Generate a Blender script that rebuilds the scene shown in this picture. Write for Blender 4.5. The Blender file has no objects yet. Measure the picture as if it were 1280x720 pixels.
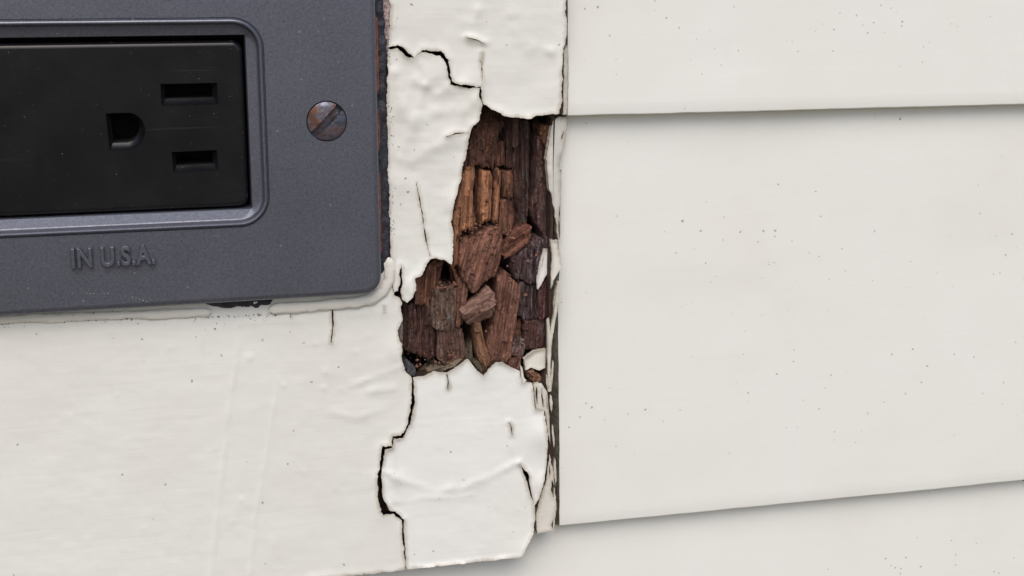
import bpy, math, random
import numpy as np
from mathutils import Vector, Matrix, geometry, kdtree

# ------------------------------------------------------------------ camera, world, sun, exposure
SC = bpy.context.scene
COL = SC.collection
rad = math.radians
F, CX, CY = 1758.0, 640.0, 360.0            # focal length and centre in photo pixels (1280 x 720)
YAW, PITCH, DIST = rad(15), rad(13), 0.268
ZC = 0.42                                   # height of the spot looked at, metres
FW = np.array([math.sin(YAW)*math.cos(PITCH), math.cos(YAW)*math.cos(PITCH), -math.sin(PITCH)])
RT = np.cross(FW, [0, 0, 1]); RT /= np.linalg.norm(RT)
UP = np.cross(RT, FW)
CAM = np.array([0, 0, ZC]) - FW*DIST        # the wall face (painted block) is the plane y = 0

cd = bpy.data.cameras.new('camera'); cam = bpy.data.objects.new('camera', cd); COL.objects.link(cam)
cd.sensor_width = 36.0; cd.lens = F/1280*36; cd.clip_start = 0.01; cd.clip_end = 400
M = Matrix.Identity(4)
for i in range(3):
    M[i][0] = RT[i]; M[i][1] = UP[i]; M[i][2] = -FW[i]; M[i][3] = CAM[i]
cam.matrix_world = M
SC.camera = cam

SUN_EL, SUN_AZ = 52, 12                      # degrees; azimuth from straight in front of the wall towards its left
W = bpy.data.worlds.new('World'); SC.world = W; W.use_nodes = True
wn = W.node_tree
sky = wn.nodes.new('ShaderNodeTexSky'); sky.sky_type = 'NISHITA'; sky.sun_disc = False
sky.sun_elevation = rad(SUN_EL); sky.sun_rotation = rad(180+SUN_AZ)
sky.air_density = 1.0; sky.dust_density = 3.0; sky.ozone_density = 1.0
wn.nodes['Background'].inputs['Strength'].default_value = 0.12
wn.links.new(sky.outputs[0], wn.nodes['Background'].inputs['Color'])
ld = bpy.data.lights.new('sun', 'SUN'); ld.energy = 1.3; ld.angle = rad(50); ld.color = (1.0, 0.95, 0.885)
sun = bpy.data.objects.new('sun', ld); COL.objects.link(sun)
sdir = Vector((-math.sin(rad(SUN_AZ))*math.cos(rad(SUN_EL)), -math.cos(rad(SUN_AZ))*math.cos(rad(SUN_EL)), math.sin(rad(SUN_EL))))
sun.rotation_euler = (-sdir).to_track_quat('-Z', 'Y').to_euler(); sun.location = (0, -3, 4)
vs = SC.view_settings; vs.view_transform = 'Standard'; vs.look = 'None'; vs.gamma = 1.0; vs.use_curve_mapping = False
vs.exposure = 0.40

# ------------------------------------------------------------------ helpers: pixels, noise, meshes
def W_(px, py, h):
    """photo pixel -> world point on the plane h millimetres in front of the wall face (arrays allowed)"""
    px = np.asarray(px, float); py = np.asarray(py, float); h = np.asarray(h, float)
    ray = F*FW + (px-CX)[..., None]*RT - (py-CY)[..., None]*UP
    t = (-h*0.001-CAM[1])/ray[..., 1]
    return CAM+ray*t[..., None]

def pix(P):
    d = np.asarray(P, float)-CAM; z = d@FW
    return np.stack([CX+F*(d@RT)/z, CY-F*(d@UP)/z], -1)

def P_mm(x, z, h):
    """wall coordinates in millimetres (x right, z up from the looked-at spot) -> world"""
    x = np.asarray(x, float); z = np.asarray(z, float); h = np.asarray(h, float)
    return np.stack(np.broadcast_arrays(x*.001, -h*.001, ZC+z*.001), -1)

def mm(px, py, h):
    p = W_(px, py, h); return np.stack([p[..., 0]*1000, (p[..., 2]-ZC)*1000], -1)

def hsh(i, j, s):
    n = (i.astype(np.int64)*374761393 + j.astype(np.int64)*668265263 + s*974634777) & 0x7fffffff
    n = (n ^ (n >> 13))*1274126177 & 0x7fffffff
    n = (n ^ (n >> 16))*668265263 & 0x7fffffff
    return ((n ^ (n >> 15)) & 0xffff)/65535.0

def vn(x, y, s=0):
    i = np.floor(x); j = np.floor(y); u = x-i; v = y-j
    u = u*u*(3-2*u); v = v*v*(3-2*v)
    a = hsh(i, j, s); b = hsh(i+1, j, s); c = hsh(i, j+1, s); d = hsh(i+1, j+1, s)
    return (a*(1-u)+b*u)*(1-v)+(c*(1-u)+d*u)*v-.5

def fbm(x, y, s=0, o=4):
    r = 0; a = 1.0
    for k in range(o):
        r = r+a*vn(x, y, s+k*17); x = x*2.03+3.1; y = y*2.03+1.7; a *= .5
    return r

def inside(P, poly):
    x, y = P[:, 0], P[:, 1]; r = np.zeros(len(P), bool)
    a = np.asarray(poly); b = np.roll(a, -1, 0)
    for (x0, y0), (x1, y1) in zip(a, b):
        if y0 == y1: continue
        r ^= ((y0 > y) != (y1 > y)) & (x < (x1-x0)*(y-y0)/(y1-y0)+x0)
    return r

def segdist(P, A, B, chunk=4000):
    out = np.empty(len(P)); D = B-A; L = np.maximum((D*D).sum(1), 1e-9)
    for k in range(0, len(P), chunk):
        p = P[k:k+chunk, None, :]-A[None]
        t = np.clip((p*D[None]).sum(2)/L[None], 0, 1)
        q = p-t[..., None]*D[None]
        out[k:k+chunk] = np.sqrt((q*q).sum(2).min(1))
    return out

def bdist(P, A, B):
    D = B-A
    if len(P)*len(A) < 2e6: return segdist(P, A, B)
    Q = np.concatenate([A+D*t for t in (0., .33, .67)])
    kd = kdtree.KDTree(len(Q))
    for i, q in enumerate(Q.tolist()): kd.insert((q[0], q[1], 0), i)
    kd.balance(); f = kd.find
    return np.array([f((p[0], p[1], 0))[2] for p in P.tolist()])

def polydist(P, line):
    a = np.asarray(line, float); return segdist(P, a[:-1], a[1:])

def densify(poly, sp, jag=0, seed=0, closed=True):
    a = np.asarray(poly, float); n = len(a); out = []
    for k in range(n if closed else n-1):
        p, q = a[k], a[(k+1) % n]; m = max(1, int(np.linalg.norm(q-p)/sp))
        for t in range(m): out.append(p+(q-p)*t/m)
    if not closed: out.append(a[-1])
    o = np.array(out)
    if jag:
        t = np.roll(o, -1, 0)-np.roll(o, 1, 0); nn = np.stack([-t[:, 1], t[:, 0]], 1)
        nn /= np.maximum(np.linalg.norm(nn, axis=1, keepdims=True), 1e-9)
        s = np.arange(len(o))*sp
        o = o+nn*(jag*(1.2*vn(s/9.0, s*0+seed*3.3, seed)+1.0*vn(s/3.1, s*0+seed*1.7, seed+5)+.6*vn(s/1.3, s*0+seed*2.1, seed+9)))[:, None]
    return o

class MB:
    def __init__(s): s.v = []; s.f = []; s.m = []; s.g = []; s.n = 0
    def add(s, verts, faces, mat=0, grain=None):
        verts = np.asarray(verts); s.v.append(verts)
        s.g.append(np.tile([0., 0, 0, 1], (len(verts), 1)) if grain is None else (np.c_[grain, np.ones(len(verts))] if grain.shape[1] == 3 else grain))
        for f in faces: s.f.append(tuple(int(i)+s.n for i in f))
        s.m += [mat]*len(faces); s.n += len(verts)
    def loft(s, rings, mat=0, cap=False, closed=True):
        n = len(rings[0]); fs = []
        for k in range(len(rings)-1):
            for i in range(n if closed else n-1):
                j = (i+1) % n; fs.append((k*n+i, k*n+j, (k+1)*n+j, (k+1)*n+i))
        if cap: fs.append(tuple((len(rings)-1)*n+i for i in range(n)))
        s.add(np.concatenate(rings), fs, mat)
    def build(s, name, mats, parent=None, smooth=None, color=None, recalc=True, origin=None):
        V = np.concatenate(s.v); G = np.concatenate(s.g)
        org = np.zeros(3)
        if parent is not None: org = np.array(parent.location)
        elif origin is not None: org = np.array(origin)
        me = bpy.data.meshes.new(name); me.from_pydata((V-org).tolist(), [], s.f)
        if not isinstance(mats, (list, tuple)): mats = [mats]
        for m in mats: me.materials.append(m)
        me.polygons.foreach_set('material_index', np.array(s.m, np.int32))
        at = me.attributes.new('grain', 'FLOAT_VECTOR', 'POINT'); at.data.foreach_set('vector', G[:, :3].astype(np.float32).ravel())
        at = me.attributes.new('tint', 'FLOAT', 'POINT'); at.data.foreach_set('value', G[:, 3].astype(np.float32))
        if recalc:
            import bmesh
            bm = bmesh.new(); bm.from_mesh(me); bmesh.ops.recalc_face_normals(bm, faces=bm.faces); bm.to_mesh(me); bm.free()
        if smooth is not None:
            me.polygons.foreach_set('use_smooth', np.ones(len(me.polygons), bool)); me.set_sharp_from_angle(angle=rad(smooth))
        me.update()
        o = bpy.data.objects.new(name, me); COL.objects.link(o)
        if parent is not None: o.parent = parent
        else: o.location = org
        if color: o.color = color
        return o

def sheet(mb, outline, h, thick, sp, holes=(), jag=0, hjag=None, seed=0, pos=W_, back=True, mat=0, sidemat=None, gang=None, ksc=.155, esp=None, extra=None, tint=None):
    """triangulated slab: outline and holes in 2-D, front height h(P, edge distance), solid to `thick` mm behind it"""
    esp = esp or sp
    O = densify(outline, esp, jag, seed)
    H = [densify(q, esp*.7, jag*.6 if hjag is None else hjag, seed+11+k) for k, q in enumerate(holes)]
    loops = [O]+H
    A = np.concatenate(loops); B = np.concatenate([np.roll(l, -1, 0) for l in loops])
    lo, hi = O.min(0), O.max(0); rng = np.random.RandomState(seed+1)
    gx, gy = np.meshgrid(np.arange(lo[0], hi[0], sp), np.arange(lo[1], hi[1], sp*.9))
    gx[1::2] += sp*.5
    I = np.stack([gx.ravel(), gy.ravel()], 1)+rng.uniform(-.2, .2, (gx.size, 2))*sp
    if extra is not None: I = np.concatenate([I, extra])
    ok = inside(I, O)
    for q in H: ok &= ~inside(I, q)
    I = I[ok]; d = bdist(I, A, B) if len(I) else np.zeros(0)
    k = d > .55*min(esp, sp); I = I[k]; d = d[k]
    pts = np.concatenate([A, I]); edges = []; n = 0
    for l in loops:
        edges += [(n+i, n+(i+1) % len(l)) for i in range(len(l))]; n += len(l)
    r = geometry.delaunay_2d_cdt([Vector(p) for p in pts.tolist()], edges, [], 0, 1e-6)
    V = np.array([tuple(v) for v in r[0]]); T = np.array([t for t in r[2] if len(t) == 3])
    c = V[T].mean(1); ok = inside(c, O)
    for q in H: ok &= ~inside(c, q)
    T = T[ok]
    dist = bdist(V, A, B)
    hh = h(V, dist) if callable(h) else np.full(len(V), float(h))
    front = pos(V[:, 0], V[:, 1], hh)
    bk = front.copy(); bk[:, 1] += thick*.001
    ed = {}
    for t in T:
        for a, b in ((t[0], t[1]), (t[1], t[2]), (t[2], t[0])):
            key = (min(a, b), max(a, b)); ed[key] = None if key in ed else (a, b)
    sides = [e for e in ed.values() if e is not None]
    N = len(V); G = None
    if gang is not None:
        ca, sa = math.cos(rad(gang)), math.sin(rad(gang))
        u = (V[:, 0]*ca+V[:, 1]*sa)*ksc; v = (-V[:, 0]*sa+V[:, 1]*ca)*ksc
        G = np.stack([u, v, hh], 1); G = np.c_[G, np.ones(N) if tint is None else (np.clip(dist/9, 0, 1) if tint == 'edge' else tint(V))]; Gb = G.copy(); Gb[:, 2] -= thick; G = np.concatenate([G, Gb])
    fs = [tuple(t) for t in T]
    if back: fs2 = [(t[0]+N, t[2]+N, t[1]+N) for t in T]
    else: fs2 = []
    sd = [(b, a, a+N, b+N) for a, b in sides]
    mb.add(np.concatenate([front, bk]), fs+fs2+sd, mat, G)
    if sidemat is not None:
        for q in range(len(mb.m)-len(fs2)-len(sd), len(mb.m)): mb.m[q] = sidemat
    return mb

def rrect(x0, x1, z0, z1, r, n=10, ext=None):
    P = []
    for (cx, cz, a0) in ((x1-r, z1-r, 0), (x0+r, z1-r, 90), (x0+r, z0+r, 180), (x1-r, z0+r, 270)):
        for k in range(n+1):
            a = rad(a0+90*k/n); P.append((cx+r*math.cos(a), cz+r*math.sin(a)))
    return np.array(P)

def tag(o, label=None, cat=None, group=None, kind=None):
    if label: o['label'] = label
    if cat: o['category'] = cat
    if group: o['group'] = group
    if kind: o['kind'] = kind
    return o

def thing(name, label, cat, loc, group=None):
    o = bpy.data.objects.new(name, None); COL.objects.link(o); o.location = loc; o.empty_display_size = .01
    return tag(o, label, cat, group)

# ------------------------------------------------------------------ materials
class NT:
    def __init__(s, name):
        s.m = bpy.data.materials.new(name); s.m.use_nodes = True; s.t = s.m.node_tree; s.b = s.t.nodes['Principled BSDF']
    def n(s, ty, **kw):
        q = s.t.nodes.new(ty)
        for k, v in kw.items(): setattr(q, k, v)
        return q
    def l(s, a, b): s.t.links.new(a, b)
    def set(s, node, **kw):
        for k, v in kw.items():
            i = node.inputs[k.replace('_', ' ')]
            if hasattr(v, 'node'): s.l(v, i)
            else: i.default_value = v
        return node
    def coord(s, scale, rot=(0, 0, 0), attr=None):
        if attr: src = s.n('ShaderNodeAttribute', attribute_name=attr).outputs['Vector']
        else: src = s.n('ShaderNodeTexCoord').outputs['Object']
        mp = s.n('ShaderNodeMapping'); s.l(src, mp.inputs['Vector'])
        mp.inputs['Scale'].default_value = scale; mp.inputs['Rotation'].default_value = rot
        return mp.outputs['Vector']
    def noise(s, vec, scale=1, detail=4, rough=.5, dist=0):
        q = s.n('ShaderNodeTexNoise'); s.l(vec, q.inputs['Vector'])
        s.set(q, Scale=scale, Detail=detail, Roughness=rough, Distortion=dist); return q.outputs['Fac']
    def ramp(s, fac, *stops):
        q = s.n('ShaderNodeValToRGB'); s.l(fac, q.inputs['Fac']); e = q.color_ramp.elements
        while len(e) < len(stops): e.new(.5)
        for k, (p, c) in enumerate(stops):
            e[k].position = p; e[k].color = (c, c, c, 1) if not isinstance(c, tuple) else (*c[:3], 1)
        return q.outputs['Color']
    def mix(s, fac, a, b, mode='MIX'):
        q = s.n('ShaderNodeMix', data_type='RGBA', blend_type=mode)
        for i, v in ((0, fac), (6, a), (7, b)):
            if hasattr(v, 'node'): s.l(v, q.inputs[i])
            else: q.inputs[i].default_value = v if i == 0 else (*v[:3], 1)
        return q.outputs[2]
    def math(s, op, a, b=0.0, c=None, clamp=False):
        q = s.n('ShaderNodeMath', operation=op, use_clamp=clamp)
        for i, v in enumerate((a, b) if c is None else (a, b, c)):
            if hasattr(v, 'node'): s.l(v, q.inputs[i])
            else: q.inputs[i].default_value = v
        return q.outputs[0]
    def bump(s, *hs):
        prev = None
        for h, st, d in hs:
            q = s.n('ShaderNodeBump'); s.l(h, q.inputs['Height']); q.inputs['Strength'].default_value = st; q.inputs['Distance'].default_value = d
            if prev: s.l(prev, q.inputs['Normal'])
            prev = q.outputs['Normal']
        s.l(prev, s.b.inputs['Normal'])

def specks(t, scale, size, prob, seed=(0, 0, 0)):
    """scattered dirt specks: 1 inside a speck"""
    src = t.n('ShaderNodeTexCoord').outputs['Object']; mp = t.n('ShaderNodeMapping'); mp.inputs['Location'].default_value = seed
    nz = t.n('ShaderNodeTexNoise'); t.l(src, nz.inputs['Vector']); t.set(nz, Scale=2600.0, Detail=2.0)
    wv = t.n('ShaderNodeVectorMath', operation='MULTIPLY_ADD'); t.l(nz.outputs['Color'], wv.inputs[0]); wv.inputs[1].default_value = (.0005,)*3; t.l(src, wv.inputs[2])
    t.l(wv.outputs[0], mp.inputs['Vector'])
    v = t.n('ShaderNodeTexVoronoi', feature='F1'); t.l(mp.outputs['Vector'], v.inputs['Vector']); t.set(v, Scale=scale, Randomness=1.0)
    sp = t.n('ShaderNodeSeparateColor'); t.l(v.outputs['Color'], sp.inputs[0])
    lim = t.math('MULTIPLY', sp.outputs[1], size)
    ins = t.math('LESS_THAN', v.outputs['Distance'], lim)
    return t.math('MULTIPLY', ins, t.math('LESS_THAN', sp.outputs[0], prob))

def m_paint(name, base, streak=(60, 60, 900), dirty=0.5, rough=.62, spk=.25, dens=None, bump=.35):
    t = NT(name)
    big = t.noise(t.coord((1, 1, 1)), 28, 5, .6)
    col = t.mix(t.ramp(big, (.35, 0.0), (.75, 1.0)), base, tuple(c*k for c, k in zip(base, (.95, .94, .915))))
    fine = t.noise(t.coord((1, 1, 1)), 350, 4, .6)
    col = t.mix(t.math('MULTIPLY', t.ramp(fine, (.55, 0.0), (.8, 1.0)), dirty*.35), col, tuple(c*.86 for c in base))
    ed = t.n('ShaderNodeAttribute', attribute_name='tint')
    em = t.math('SUBTRACT', t.math('MULTIPLY', t.noise(t.coord((1, 1, 1)), 260, 5, .7), 1.5), ed.outputs['Fac'])
    col = t.mix(t.math('MULTIPLY', t.ramp(em, (.25, 0.0), (.85, 1.0)), .75), col, (.40, .35, .27))
    p = spk
    if dens is not None: p = t.math('MULTIPLY', dens(t), spk)
    s1 = specks(t, 800, .21, p); s2 = specks(t, 300, .085, t.math('MULTIPLY', p, .5) if hasattr(p, 'node') else p*.5, (.3, .1, .2))
    col = t.mix(t.math('MULTIPLY', t.math('MAXIMUM', t.math('MULTIPLY', s1, t.ramp(fine, (.4, .35), (.6, 1.0))), s2), .62), col, (.12, .10, .08))
    t.l(col, t.b.inputs['Base Color'])
    st = t.noise(t.coord(streak), 1, 5, .6, .3)
    lump = t.noise(t.coord((1, 1, 1)), 160, 4, .55)
    t.l(t.math('MULTIPLY_ADD', fine, .25, rough-.12), t.b.inputs['Roughness'])
    t.bump((lump, bump*.6, .0006), (st, bump, .00025), (s1, .4, .0002))
    t.b.inputs['Specular IOR Level'].default_value = .25
    return t.m

def left_density(t):
    """more dirt thrown up beside the block"""
    x = t.n('ShaderNodeSeparateXYZ'); t.l(t.n('ShaderNodeTexCoord').outputs['Object'], x.inputs[0])
    g = t.n('ShaderNodeMapRange'); t.l(x.outputs[0], g.inputs[0])
    g.inputs[1].default_value = .0; g.inputs[2].default_value = .05; g.inputs[3].default_value = 1.0; g.inputs[4].default_value = .12
    n = t.ramp(t.noise(t.coord((1, 1, 1)), 45, 3, .5), (.38, .0), (.62, 1.0))
    return t.math('MULTIPLY', g.outputs[0], n)

M_BLOCK = m_paint('block_paint', (.715, .714, .674), dirty=.6, spk=.05, bump=.16)
M_FLAKE = m_paint('peeling_paint', (.76, .762, .735), dirty=.4, spk=.06, rough=.62, bump=.14)
M_SIDING = m_paint('siding_paint', (.735, .737, .700), dirty=.4, spk=.26, dens=left_density, streak=(18, 18, 620), bump=.13)
M_EDGE = m_paint('paint_edge', (.66, .645, .60), dirty=1, spk=.5)
M_CAULK = m_paint('caulk', (.70, .68, .62), dirty=.8, spk=.25)

def m_wood():
    t = NT('rotten_wood')
    oi = t.n('ShaderNodeObjectInfo')
    g1 = t.noise(t.coord((3.0, .13, 1.5), attr='grain'), 1, 6, .62, .25)
    g2 = t.noise(t.coord((.45, .3, .4), attr='grain'), 1, 5, .6)
    g3 = t.noise(t.coord((9, 2.2, 5), attr='grain'), 1, 3, .6)
    f = t.mix(1.0, t.ramp(g1, (.32, .5), (.68, 1.45)), t.ramp(g2, (.3, .75), (.7, 1.22)), 'MULTIPLY')
    f = t.mix(.6, f, t.ramp(g3, (.32, .62), (.68, 1.4)), 'MULTIPLY')
    tn = t.n('ShaderNodeAttribute', attribute_name='tint')
    f = t.mix(1.0, f, t.ramp(t.math('MULTIPLY', tn.outputs['Fac'], .5), (0.0, 0.0), (1.0, 2.0)), 'MULTIPLY')
    col = t.mix(1.0, oi.outputs['Color'], f, 'MULTIPLY')
    pale = t.math('MULTIPLY', t.ramp(g3, (.62, 0.0), (.75, 1.0)), t.ramp(g2, (.55, 0.0), (.68, 1.0)))
    col = t.mix(t.math('MULTIPLY', pale, .6), col, (.50, .42, .38))
    fr = t.math('MULTIPLY', t.ramp(t.noise(t.coord((3.5, .35, 2), attr='grain'), 1, 5, .7), (.52, 0.0), (.60, 1.0)), t.ramp(t.noise(t.coord((.3, .12, .3), attr='grain'), 1, 3, .5), (.42, 0.0), (.54, 1.0)))
    col = t.mix(t.math('MULTIPLY', fr, t.math('MULTIPLY', t.math('SUBTRACT', 1.0, oi.outputs['Alpha']), 1.2), clamp=True), col, (.46, .45, .46))
    t.l(col, t.b.inputs['Base Color'])
    wet = t.math('SUBTRACT', 1.0, oi.outputs['Alpha'])
    t.l(t.math('SUBTRACT', t.math('MULTIPLY_ADD', wet, -.55, .78), t.math('MULTIPLY', t.ramp(g2, (.45, 0.0), (.65, 1.0)), .2)), t.b.inputs['Roughness'])
    t.b.inputs['Specular IOR Level'].default_value = .4
    t.bump((g1, 1.0, .0014), (g3, 1.0, .0005))
    return t.m
M_WOOD = m_wood()

def m_plain(name, col, rough=.5, nscale=300, var=.25, bump=.2, bd=.0003, metal=0.0, spec=.5):
    t = NT(name)
    n = t.noise(t.coord((1, 1, 1)), nscale, 5, .65)
    t.l(t.mix(t.ramp(n, (.3, 0.0), (.7, 1.0)), tuple(c*(1-var) for c in col), tuple(c*(1+var) for c in col)), t.b.inputs['Base Color'])
    t.set(t.b, Roughness=rough, Metallic=metal, Specular_IOR_Level=spec)
    if bump: t.bump((n, bump, bd))
    return t.m

def m_plate():
    t = NT('plate_enamel')
    n = t.noise(t.coord((1, 1, 1)), 2300, 3, .75); b = t.noise(t.coord((1, 1, 1)), 70, 4, .6)
    c = t.mix(t.ramp(n, (.3, 0.0), (.7, 1.0)), (.082, .087, .113), (.142, .149, .184))
    c = t.mix(t.math('MULTIPLY', t.ramp(b, (.5, 0.0), (.8, 1.0)), .1), c, (.16, .158, .175))
    s = specks(t, 900, .25, .05); c = t.mix(t.math('MULTIPLY', s, .5), c, (.35, .35, .36))
    t.l(c, t.b.inputs['Base Color'])
    t.l(t.math('MULTIPLY_ADD', b, .25, .22), t.b.inputs['Roughness'])
    t.bump((n, .12, .00025)); t.b.inputs['Metallic'].default_value = .55; return t.m
M_PLATE = m_plate()

def m_black():
    t = NT('black_plastic')
    n = t.noise(t.coord((1, 1, 1)), 120, 4, .6)
    c = t.mix(t.ramp(n, (.4, 0.0), (.8, 1.0)), (.006, .006, .0075), (.010, .010, .012))
    s = specks(t, 750, .115, .9); c = t.mix(t.math('MULTIPLY', s, .7), c, (.22, .21, .18))
    sc = t.noise(t.coord((25, 25, 900), (0, .08, 0)), 1, 2, .5)
    c = t.mix(t.math('MULTIPLY', t.ramp(sc, (.74, 0.0), (.8, 1.0)), .05), c, (.2, .2, .2))
    t.l(c, t.b.inputs['Base Color']); t.l(t.math('MULTIPLY_ADD', n, .2, .08), t.b.inputs['Roughness'])
    t.b.inputs['Specular IOR Level'].default_value = .32
    t.bump((s, .5, .0002), (n, .05, .0003)); return t.m
M_BLACK = m_black()
M_HOLE_SHADE = m_plain('painted_hole_shade', (.002, .002, .002), .8, var=.1, bump=0)  # near-black colour stands in for the shade deep in the slots
M_BRASS = m_plain('brass_contact', (.25, .18, .08), .4, var=.3, metal=.8)
M_FOAM = m_plain('navy_sealant', (.020, .021, .032), .6, 500, .5, .8, .0006)
M_RUST = m_plain('brown_strip', (.17, .055, .035), .7, 400, .5, .5, .0004)
M_GRIT = m_plain('grit', (.035, .03, .028), .9, 600, .5, .3)
M_END = m_plain('bare_board_end', (.16, .152, .118), .85, 420, .5, .9, .0007)
M_SHEATH = m_plain('sheathing', (.05, .045, .04), .9, 80, .3, .2)
M_GROUND = m_plain('ground_soil', (.18, .152, .112), .95, 30, .35, .5, .01)

def m_screw():
    t = NT('rusty_screw')
    n = t.noise(t.coord((1, 1, 1)), 420, 4, .6, .4); n2 = t.noise(t.coord((1, 1, 1)), 900, 4, .6)
    f = t.ramp(n, (.42, 0.0), (.62, 1.0))
    c = t.mix(f, (.12, .13, .165), t.mix(t.ramp(n2, (.35, 0.0), (.65, 1.0)), (.05, .022, .018), (.15, .055, .026)))
    t.l(c, t.b.inputs['Base Color'])
    t.l(t.math('MULTIPLY_ADD', f, -.75, .85), t.b.inputs['Metallic'])
    t.l(t.math('MULTIPLY_ADD', f, .4, .34), t.b.inputs['Roughness'])
    t.bump((n2, .5, .0003)); return t.m
M_SCREW = m_screw()

# ------------------------------------------------------------------ ground
g = MB(); g.add([(-60, -80, 0), (60, -80, 0), (60, 40, 0), (-60, 40, 0)], [(0, 1, 2, 3)])
tag(g.build('ground', M_GROUND), kind='structure')

# ------------------------------------------------------------------ clapboard wall
wall = thing('house_wall', 'white painted lap siding wall around the wooden outlet block', 'wall', (0.1, 0.012, 0))
B1 = (mm(712, 145.5, -2), mm(1200, 133, -2)); B2 = (mm(702, 658, -2), mm(1200, 609, -2))
S1 = (B1[1][1]-B1[0][1])/(B1[1][0]-B1[0][0]); S2 = (B2[1][1]-B2[0][1])/(B2[1][0]-B2[0][0])
Z1 = B1[0][1]; Z2 = B2[0][1]; EXPO = Z1-Z2; XL = B1[0][0]
print('exposure mm', EXPO, 'slopes', S1, S2, 'z', Z1, Z2, 'xl', XL)
BUTT, STEP, HB = 3.4, 3.0, -2.0          # board thickness at its lower edge, height of the lower edge's face

def board(x0, x1, zb, slope, seed, top=None, leftpix=None, off=0.0):
    """one bevel-siding board: face slopes back going up; rounded lower edge; bare end grain on the left end"""
    mb = MB(); top = EXPO+14 if top is None else top
    xs = np.unique(np.concatenate([np.arange(x0, min(x1, x0+140), 1.6), np.arange(min(x1, x0+140), x1, 12), [x1]]))
    prof = [(-.2, -BUTT), (.0, -.7), (.06, -.28), (.22, -.07), (.5, 0.0)]+[(v, 0.0) for v in np.linspace(3, top, 44)]
    nx = len(xs); rows = []
    for v, dh in prof:
        wob = .10*vn(xs/6, xs*0+seed, seed)+.06*vn(xs/1.7, xs*0+seed, seed+3)
        lift = .22*fbm(xs/45, xs*0+v/18.0+seed*5, seed, 3)
        z = zb+slope*(xs-XL)+v+(wob*(1-min(v/3, 1)) if v < 3 else 0)
        h = HB+off-STEP*max(v, 0)/EXPO+dh+lift
        rows.append(P_mm(xs, z, h))
    # left end follows its traced outline
    if leftpix is not None:
        for r in rows:
            zz = (r[0, 2]-ZC)*1000
            xe = np.interp(zz, leftpix[:, 1], leftpix[:, 0])+.12*float(vn(np.array([zz/1.3]), np.array([1.0]), seed)[0])
            s = np.clip((xs-x0)/6, 0, 1); r[:, 0] = r[:, 0]*s+(r[:, 0]+(xe-x0)*.001)*(1-s)
    mb.loft(rows, 0, closed=False)
    # ends and back
    n = len(rows); L = np.array([r[0] for r in rows]); Lb = L.copy(); Lb[:, 1] = np.maximum(L[:, 1]+.0006, (-HB+BUTT)*.001)
    if leftpix is not None: Lb[:, 0] -= .0012
    Rr = np.array([r[-1] for r in rows]); Rb = Rr.copy(); Rb[:, 1] = np.maximum(Rr[:, 1]+.0006, (-HB+BUTT)*.001)
    mb.loft([L, Lb], 1, closed=False); mb.loft([Rb, Rr], 1, closed=False); mb.loft([Lb, Rb], 1, closed=False)
    return mb.build('clapboard', [M_SIDING, M_END], wall, smooth=35)

def leftline(pts, h=-2):
    a = np.array([mm(x, y, h) for x, y in pts]); return a[np.argsort(a[:, 1])]
LP1 = leftline([(713, -380), (711.5, 0), (711, 54), (711, 80), (710, 127), (709.5, 150)])
LP2 = leftline([(709, 100), (706.5, 170), (703, 200), (702, 255), (701.5, 300), (704, 333), (701, 361), (700.5, 450), (700.5, 560), (699.5, 640), (699.5, 670)])
XR, XFAR = 420.0, -420.0
board(LP1[0][0], XR, Z1, S1, 1, leftpix=LP1)
board(LP2[0][0], XR, Z2, S2, 2, leftpix=LP2)
board(XFAR, XR, Z2-EXPO, S2, 3, top=EXPO+1.0)
XLB = mm(-512, 300, 0)[0]-2
for k in range(-3, 6):
    zb = Z1+EXPO*k
    if ZC*1000+zb < 2: continue
    if k in (0, -1): board(XFAR, XLB, zb, 0, 10+k)
    elif k == 1: board(XFAR, XLB, zb, 0, 21); board(mm(713, -360, 0)[0], XR, zb, S1, 22)
    elif k >= 2 or k <= -3: board(XFAR, XR, zb, 0, 30+k)
s = MB(); y0, y1 = .026, .045
c = [(x, y, z) for x in (XFAR*.001, XR*.001) for y in (y0, y1) for z in (0, ZC+.40)]
s.add(c, [(0, 1, 3, 2), (4, 6, 7, 5), (0, 4, 5, 1), (2, 3, 7, 6), (0, 2, 6, 4), (1, 5, 7, 3)]); s.build('sheathing', M_SHEATH, wall)

# ------------------------------------------------------------------ the wooden block round the outlet
ZB = mm(600, 702, 0)[1]                                     # its lower edge is level
def bottom_px(x0, x1, n):                                   # pixels along the lower edge
    xs = np.linspace(x0, x1, n); out = []
    for x in xs:
        y = 700.0
        for _ in range(8): y += (mm(x, y, 0)[1]-ZB)*6.2
        out.append((x, y))
    return out
BLOCK_BASE = (mm(300, 720, 0)[0]*.001, .004, ZC+ZB*.001)
block = thing('mounting_block', 'white painted rotting wooden block behind the outlet, paint peeled off a brown hole', 'wood block', BLOCK_BASE)

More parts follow.
